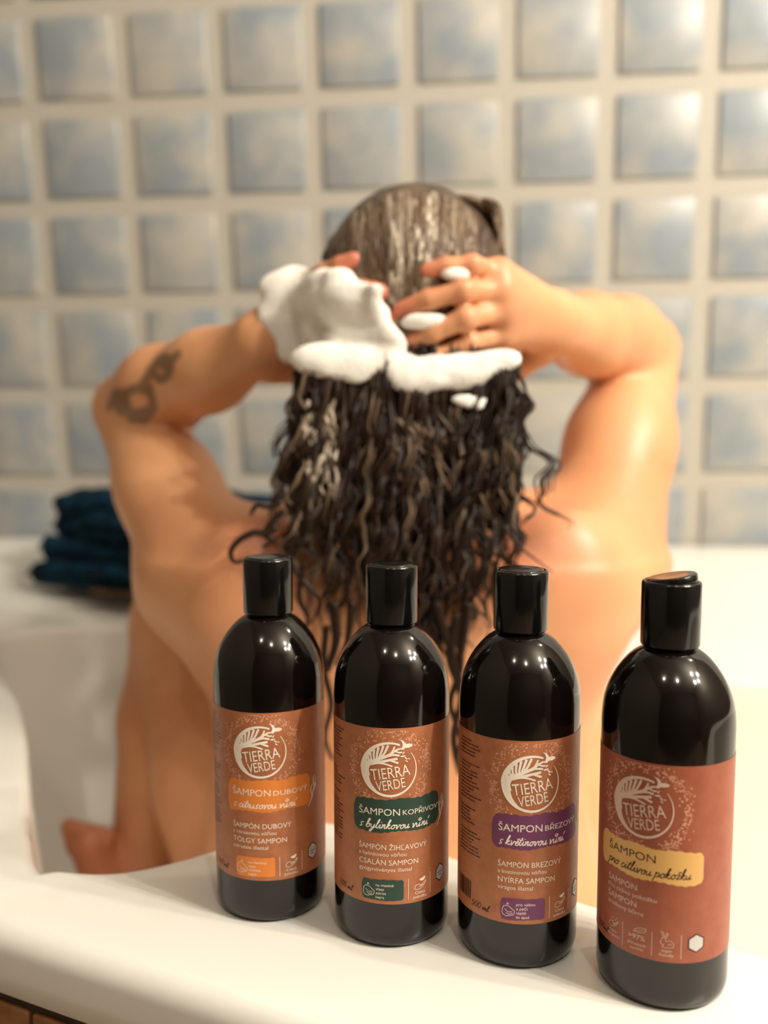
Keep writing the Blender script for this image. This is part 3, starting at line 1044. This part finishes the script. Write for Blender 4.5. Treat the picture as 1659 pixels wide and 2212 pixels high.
pat = [arcpts((372, 800), 24, 0, 360), [(350, 795), (330, 840), (300, 850), (262, 850), (240, 880)], arcpts((318, 868), 26, 20, 330),
       [(338, 838), (345, 880), (330, 908), (300, 905)], [(262, 860), (290, 880), (300, 905)], [(392, 790), (412, 775)], arcpts((362, 822), 30, 180, 320), arcpts((280, 872), 18, 0, 300)]
ax1 = WL - EL; ax1 /= np.linalg.norm(ax1)
near = np.where((BP[:, 0] < -.12) & (BP[:, 2] > .82) & (BP[:, 2] < 1.0) & (BP[:, 1] < .99))[0]
segs = []
for l in pat:
    P3 = [at(x, y, .90 if x > 330 else .925) for x, y in l]
    segs += list(zip(P3[:-1], P3[1:]))
best = np.full(len(near), 9.)
Q = BP[near][:, [0, 2]]
for a, b2 in segs:
    a = a[[0, 2]]; b2 = b2[[0, 2]]
    v = b2 - a
    t = np.clip(((Q - a) @ v) / (v @ v + 1e-12), 0, 1)
    best = np.minimum(best, np.linalg.norm(Q - a - t[:, None] * v, axis=1))
ink[near] = np.clip((.0052 - best) / .002, 0, 1)
at1 = body.data.attributes.new('ink', 'FLOAT', 'POINT'); at1.data.foreach_set('value', ink)
red = np.zeros(len(BP), np.float32)
for f, r0 in fr + fl_:
    for k_, s_ in ((3, 1.0), (1, .35), (0, .45)):
        red = np.maximum(red, s_ * np.exp(-(np.linalg.norm(BP - f[k_], axis=1) / .016) ** 2))
for p_ in (at(1120, 1200, .76), at(600, 1180, .76), T1, at(185, 1850, .97)):
    red = np.maximum(red, .6 * np.exp(-(np.linalg.norm(BP - p_, axis=1) / .05) ** 2))
at2 = body.data.attributes.new('red', 'FLOAT', 'POINT'); at2.data.foreach_set('value', red.astype(np.float32))
nt = M['skin'].node_tree
bs = nt.nodes['Principled BSDF']
r_ = noise_mix(M['skin'], (216, 154, 110), (228, 168, 122), scale=9, detail=3, bump=.06, bscale=160)
a1 = nt.nodes.new('ShaderNodeAttribute'); a1.attribute_name = 'ink'
a2 = nt.nodes.new('ShaderNodeAttribute'); a2.attribute_name = 'red'
mx1 = nt.nodes.new('ShaderNodeMix'); mx1.data_type = 'RGBA'; mx1.inputs[7].default_value = lin((212, 122, 98))
nt.links.new(a2.outputs['Fac'], mx1.inputs[0]); nt.links.new(r_.outputs[0], mx1.inputs[6])
mx2 = nt.nodes.new('ShaderNodeMix'); mx2.data_type = 'RGBA'; mx2.inputs[7].default_value = lin((92, 74, 52))
ml = nt.nodes.new('ShaderNodeMath'); ml.operation = 'MULTIPLY'; ml.inputs[1].default_value = .75
nt.links.new(a1.outputs['Fac'], ml.inputs[0]); nt.links.new(ml.outputs[0], mx2.inputs[0])
nt.links.new(mx1.outputs[2], mx2.inputs[6]); nt.links.new(mx2.outputs[2], bs.inputs['Base Color'])
# eyes (on the far side of the head)
M['eye'] = mat('eye', (230, 224, 216), .15)
for sx_ in (-1, 1):
    bm = bmesh.new(); bmesh.ops.create_uvsphere(bm, u_segments=16, v_segments=10, radius=.0115)
    o = bm_obj('eye', bm, M['eye'], person)
    p = HC + np.array([sx_ * .032, .082, -.012]) - np.array([0, .83, FZ])
    o.location = p

# ------------------------------------------------------------------ hair
hr = random.Random(77)
HV, HF, HCOL = [], [], []


def tube(pts, r0, r1, col, sides=5):
    pts = np.array(pts); n = len(pts)
    T = np.gradient(pts, axis=0); T /= np.linalg.norm(T, axis=1)[:, None] + 1e-9
    base = len(HV)
    up = np.array([0, -1., .2])
    for i in range(n):
        s = np.cross(T[i], up); s /= np.linalg.norm(s) + 1e-9
        u = np.cross(s, T[i])
        t = i / (n - 1)
        r = (r0 + (r1 - r0) * t ** 1.6)
        if i == 0: r *= .6
        for k in range(sides):
            a = 2 * math.pi * k / sides
            HV.append(pts[i] + (s * math.cos(a) + u * math.sin(a)) * r); HCOL.append(col)
    for i in range(n - 1):
        for k in range(sides):
            k2 = (k + 1) % sides
            HF.append((base + i * sides + k, base + i * sides + k2, base + (i + 1) * sides + k2, base + (i + 1) * sides + k))


def back_y(px, py):
    """distance of the back's skin along a hanging lock"""
    if py < 1040: return .752 + (py - 800) / 240 * (.738 - .752)
    return .738 - .012 * min(1, (py - 1040) / 160)


# thick dark under-layer that closes the upper part of the fall
for c in range(46):
    t = (c + .5) / 46
    x0 = 655 + t * 448
    end = hr.uniform(1060, 1240) - 190 * abs(t - .5)
    x1 = x0 + (x0 - 872) * .08
    ph = hr.uniform(0, 6); am = hr.uniform(3, 9)
    pts = [at(x0 + (x1 - x0) * q_ + am * math.sin(ph + q_ * 8), 775 + (end - 775) * q_, back_y(0, 775 + (end - 775) * q_) + .004) for q_ in np.linspace(0, 1, 22)]
    tube(pts, .0075, .0015, 0.0)
# clumps of wet locks from under the hands to the middle of the back
NC = 150
for c in range(NC):
    t = (c + hr.random()) / NC
    x0 = 650 + t * 456
    y0 = (745 if abs(t - .5) < .36 else 775) + hr.uniform(-10, 20)
    ln = 1470 - 330 * abs(t - .52) ** 1.2 * 1.75 - (hr.random() ** 1.8) * 270
    x1 = x0 + (x0 - 872) * (.10 if x0 > 872 else .20) + hr.gauss(0, 34)
    amp = hr.uniform(2, 15) * (1.25 if t < .12 or t > .88 else 1); wl = hr.uniform(95, 210); ph = hr.uniform(0, 6.3)
    wl2 = wl * hr.uniform(.42, .6); am2 = amp * .35; phb = hr.uniform(0, 6.3)
    depth = hr.uniform(-.008, .008)
    q = hr.random()
    colc = hr.uniform(0, .12) if q < .74 else (hr.uniform(.2, .42) if q < .93 else .62)
    for k in range(hr.choice((6, 8, 9, 11))):
        ox, oy = hr.gauss(0, 6.5), hr.gauss(0, .003)
        p2 = ph + hr.gauss(0, .22)
        end = ln + hr.uniform(-70, 25)
        n = max(16, int((end - y0) / 12))
        pts = []
        for i in range(n):
            u = i / (n - 1)
            y = y0 + (end - y0) * u
            g = min(1, u * 2.5 + .15) * (1 + .5 * u)
            x = x0 + (x1 - x0) * u ** 1.1 + ox * (1 - .75 * u) + g * (amp * math.sin(p2 + (y - y0) / wl * 6.28) + am2 * math.sin(phb + (y - y0) / wl2 * 6.28))
            Y = back_y(x, y) - .007 + depth * (1 - u * .3) + oy + g * .003 * math.cos(p2 + (y - y0) / wl * 6.28)
            pts.append(at(x, y, Y))
        top = (.35 * hr.random() if hr.random() < .4 else 0)
        tube(pts, hr.uniform(.0006, .0017), .0004, colc + hr.uniform(0, .08), 4)
# glints of light painted in as pale tubes, taupe strands in the middle
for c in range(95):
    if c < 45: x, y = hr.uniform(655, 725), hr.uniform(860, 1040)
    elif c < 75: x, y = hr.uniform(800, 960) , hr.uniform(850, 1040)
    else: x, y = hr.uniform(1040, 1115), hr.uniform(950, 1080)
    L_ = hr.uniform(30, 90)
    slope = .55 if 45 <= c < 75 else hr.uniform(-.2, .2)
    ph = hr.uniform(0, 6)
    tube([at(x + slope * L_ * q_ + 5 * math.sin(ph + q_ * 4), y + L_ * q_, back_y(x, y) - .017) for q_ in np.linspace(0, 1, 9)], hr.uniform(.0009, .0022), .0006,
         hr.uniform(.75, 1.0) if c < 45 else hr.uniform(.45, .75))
# single thin curls at the sides
for (path, r) in (([(1118, 800), (1136, 850), (1118, 910), (1128, 960), (1112, 1010), (1132, 1060), (1108, 1110)], .0008),
                  ([(1108, 810), (1126, 870), (1100, 930), (1116, 985), (1128, 1040), (1098, 1090)], .0012),
                  ([(1100, 830), (1120, 900), (1132, 955), (1104, 1010), (1090, 1060)], .0007),
                  ([(652, 820), (636, 880), (650, 940), (632, 1000), (640, 1040)], .0030),
                  ([(640, 800), (655, 860), (638, 930), (648, 980)], .0034),
                  ([(600, 1135), (575, 1150), (548, 1150), (518, 1166), (500, 1190), (508, 1212), (530, 1208)], .0026),
                  ([(612, 1100), (590, 1120), (570, 1150), (586, 1165), (566, 1178)], .0022),
                  ([(604, 1085), (580, 1095), (552, 1092), (540, 1112)], .0018),
                  ([(1090, 1140), (1120, 1180), (1150, 1205), (1190, 1235)], .0012),
                  ([(640, 1150), (625, 1200), (650, 1250), (690, 1300), (672, 1350)], .0026),
                  ([(706, 1350), (700, 1440), (716, 1520), (702, 1590), (718, 1640)], .0026),
                  ([(985, 1330), (972, 1420), (996, 1500), (978, 1590), (992, 1670)], .0030),
                  ([(992, 1340), (998, 1440), (976, 1520), (1000, 1600), (984, 1640)], .0024),
                  ([(720, 1300), (728, 1380), (708, 1450)], .0040), ([(760, 1300), (752, 1380), (726, 1440)], .0036),
                  ([(940, 1300), (962, 1370), (990, 1440)], .0042), ([(1010, 1300), (1000, 1380), (986, 1460)], .0040),
                  ([(660, 1220), (648, 1290), (668, 1340), (650, 1380)], .0020)):
    P2 = catmull(path, 34)
    for j in range(3):
        q = P2 + np.array([hr.gauss(0, 3), hr.gauss(0, 2)])
        tube([at(x, y, back_y(x, y) - .010 - (.0 if y < 1040 else .004)) for x, y in q], r, r * .3, .05)
nh = len(HV)
# hair lying on the skull, drawn back over the crown to the hands
for c in range(420):
    t = hr.random()
    a = math.radians(188 - 196 * t)
    x0 = 892 + 196 * math.cos(a) * hr.uniform(.9, 1.0); y0 = 600 - 188 * math.sin(a) * hr.uniform(.93, 1.0)
    x1 = 868 + (x0 - 880) * .28 + hr.uniform(-14, 14); y1 = hr.uniform(690, 830)
    bend = (x0 - 880) * .34
    wv = hr.uniform(2, 6); ph = hr.uniform(0, 6)
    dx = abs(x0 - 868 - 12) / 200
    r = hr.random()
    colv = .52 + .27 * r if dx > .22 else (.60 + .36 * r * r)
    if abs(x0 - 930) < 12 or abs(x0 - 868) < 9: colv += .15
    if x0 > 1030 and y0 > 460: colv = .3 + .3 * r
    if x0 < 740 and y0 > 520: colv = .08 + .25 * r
    pts = []
    for i in range(20):
        s = i / 19
        x = x0 + (x1 - x0) * s + bend * math.sin(math.pi * s) * .8 + wv * math.sin(ph + s * 9)
        y = y0 + (y1 - y0) * s
        pts.append(on_head(x, y, hr.uniform(-.0012, .0012),   .0835, .105, .091 + .03 * s))
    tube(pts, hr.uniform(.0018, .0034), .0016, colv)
# the stiff lathered tuft standing off the right side of the crown
for c in range(46):
    t = hr.random()
    p = catmull([(985 + 30 * t, 425 + 40 * t), (1035, 432 + 50 * t), (1068 + hr.uniform(-8, 10), 442 + 50 * t), (1078 + hr.uniform(-4, 6), 500 + 25 * t), (1086 + hr.uniform(-20, 4), 560)], 16)
    tube([at(x, y, .80 + .03 * t + hr.uniform(-.006, .006)) for x, y in p], .0030, .0018, .55 + .25 * hr.random())
M['hair'] = mat('wet_dark_hair', (36, 22, 14), .36, .28)
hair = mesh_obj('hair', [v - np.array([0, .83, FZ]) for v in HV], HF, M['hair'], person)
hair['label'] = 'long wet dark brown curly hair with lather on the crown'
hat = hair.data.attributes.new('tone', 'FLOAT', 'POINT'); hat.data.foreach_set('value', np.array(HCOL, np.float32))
nt = M['hair'].node_tree
a1 = nt.nodes.new('ShaderNodeAttribute'); a1.attribute_name = 'tone'
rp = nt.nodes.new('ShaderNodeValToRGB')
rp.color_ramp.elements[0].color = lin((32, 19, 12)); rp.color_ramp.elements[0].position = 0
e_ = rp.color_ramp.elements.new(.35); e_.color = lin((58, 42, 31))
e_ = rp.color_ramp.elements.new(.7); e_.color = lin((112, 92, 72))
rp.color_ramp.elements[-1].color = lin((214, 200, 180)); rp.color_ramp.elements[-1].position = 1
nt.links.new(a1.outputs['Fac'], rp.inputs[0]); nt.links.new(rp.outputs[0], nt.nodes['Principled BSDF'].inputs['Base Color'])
# scalp cap that carries the strands
Cp = Field(HC - .13, HC + .13, .003)
Cp.ell(HC + np.array([0, -.003, .003]), (.0815, .099, .088), .01)
Cp.cone(HC + np.array([0, -.03, -.02]), at(880, 850, .80), .070, .050, .03)
Cp.ell(HC + np.array([0, .105, -.05]), (.075, .06, .085), .01, cut=True)
M['scalp'] = mat('lathered_hair', (96, 78, 60), .45, .4)
noise_mix(M['scalp'], (50, 36, 27), (104, 86, 66), scale=30, detail=4, lo=.35, hi=.65)
cap, _ = Cp.mesh('hair_cap', M['scalp'], person)
cap.location = (0, -.83, -FZ)

# ------------------------------------------------------------------ lather on the hands
M['foam'] = mat('white_lather', (252, 248, 238), .7, .2)
noise_mix(M['foam'], (244, 240, 230), (255, 252, 244), scale=60, bump=.5, bscale=420)


def foam(spots, label, seed, lo, hi):
    r = random.Random(seed)
    f = Field(lo, hi, .0022)
    for (x, y, rad, off, n, sx_, sy_) in spots:
        for _ in range(n):
            px, py = x + r.gauss(0, sx_), y + r.gauss(0, sy_)
            p = on_head(px, py, off + r.uniform(-.004, .004))
            if py > 765 and p[1] > back_y(px, py) - .016: p = at(px, py, back_y(px, py) - .016 + r.uniform(-.003, .003))
            rr = rad * r.uniform(.4, .95) * .72
            f.ell(p, (rr * r.uniform(1, 1.9), rr * (.65 if py < 760 else .7), rr * r.uniform(.7, 1.1)), .003)
    a = f.a
    for _ in range(3):
        for ax in range(3):
            a = (np.roll(a, 1, ax) + a * 2 + np.roll(a, -1, ax)) / 4
    f.a = a.astype(np.float32)
    o, _ = f.mesh('shampoo_foam', M['foam'], None)
    return tag(o, label, 'foam', kind='stuff')


foam([(655, 640, .017, .0195, 90, 28, 18), (705, 650, .016, .020, 110, 34, 20), (768, 654, .009, .0195, 40, 24, 11), (655, 700, .017, .0215, 120, 28, 22), (808, 674, .007, .017, 20, 14, 8),
      (680, 748, .016, .0215, 120, 32, 18), (740, 722, .007, .022, 22, 24, 5), (765, 778, .012, .018, 80, 28, 11), (812, 735, .010, .018, 44, 20, 14), (700, 768, .012, .0195, 50, 26, 9), (790, 760, .009, .018, 40, 20, 12), (735, 800, .009, .014, 50, 32, 7), (842, 756, .008, .016, 26, 12, 12),
      (628, 705, .014, .018, 40, 12, 22), (715, 782, .010, .018, 40, 16, 10)],
     'thick white lather covering the back of the left hand', 3, HC + np.array([-.17, -.17, -.13]), HC + np.array([.03, .05, .10]))
foam([(862, 796, .009, .016, 30, 10, 8), (900, 814, .012, .014, 70, 26, 9), (960, 810, .012, .016, 80, 32, 9), (1025, 792, .010, .016, 60, 30, 7), (1080, 772, .008, .014, 40, 20, 6), (1110, 758, .006, .012, 16, 8, 5),
      (985, 592, .006, .013, 26, 18, 5), (915, 692, .0065, .013, 40, 26, 6), (940, 784, .008, .020, 30, 34, 4), (858, 768, .008, .016, 24, 9, 14)],
     'white lather below the fingers of the right hand', 4, HC + np.array([-.05, -.16, -.15]), HC + np.array([.16, .05, .10]))
foam([(862, 560, .0028, .002, 40, 5, 34), (858, 620, .0028, .002, 40, 4, 30), (896, 560, .0024, .002, 22, 4, 22), (872, 500, .0024, .002, 18, 4, 26), (900, 610, .0028, .002, 20, 6, 14)],
     'thin streak of white lather down the middle of the crown', 8, HC + np.array([-.07, -.16, -.08]), HC + np.array([.07, .05, .12]))
foam([(1000, 862, .004, -.004, 40, 26, 6), (1032, 876, .0035, -.004, 20, 14, 6)],
     'flecks of white lather on the hair below the right hand', 9, HC + np.array([-.12, -.16, -.20]), HC + np.array([.12, .05, .0]))
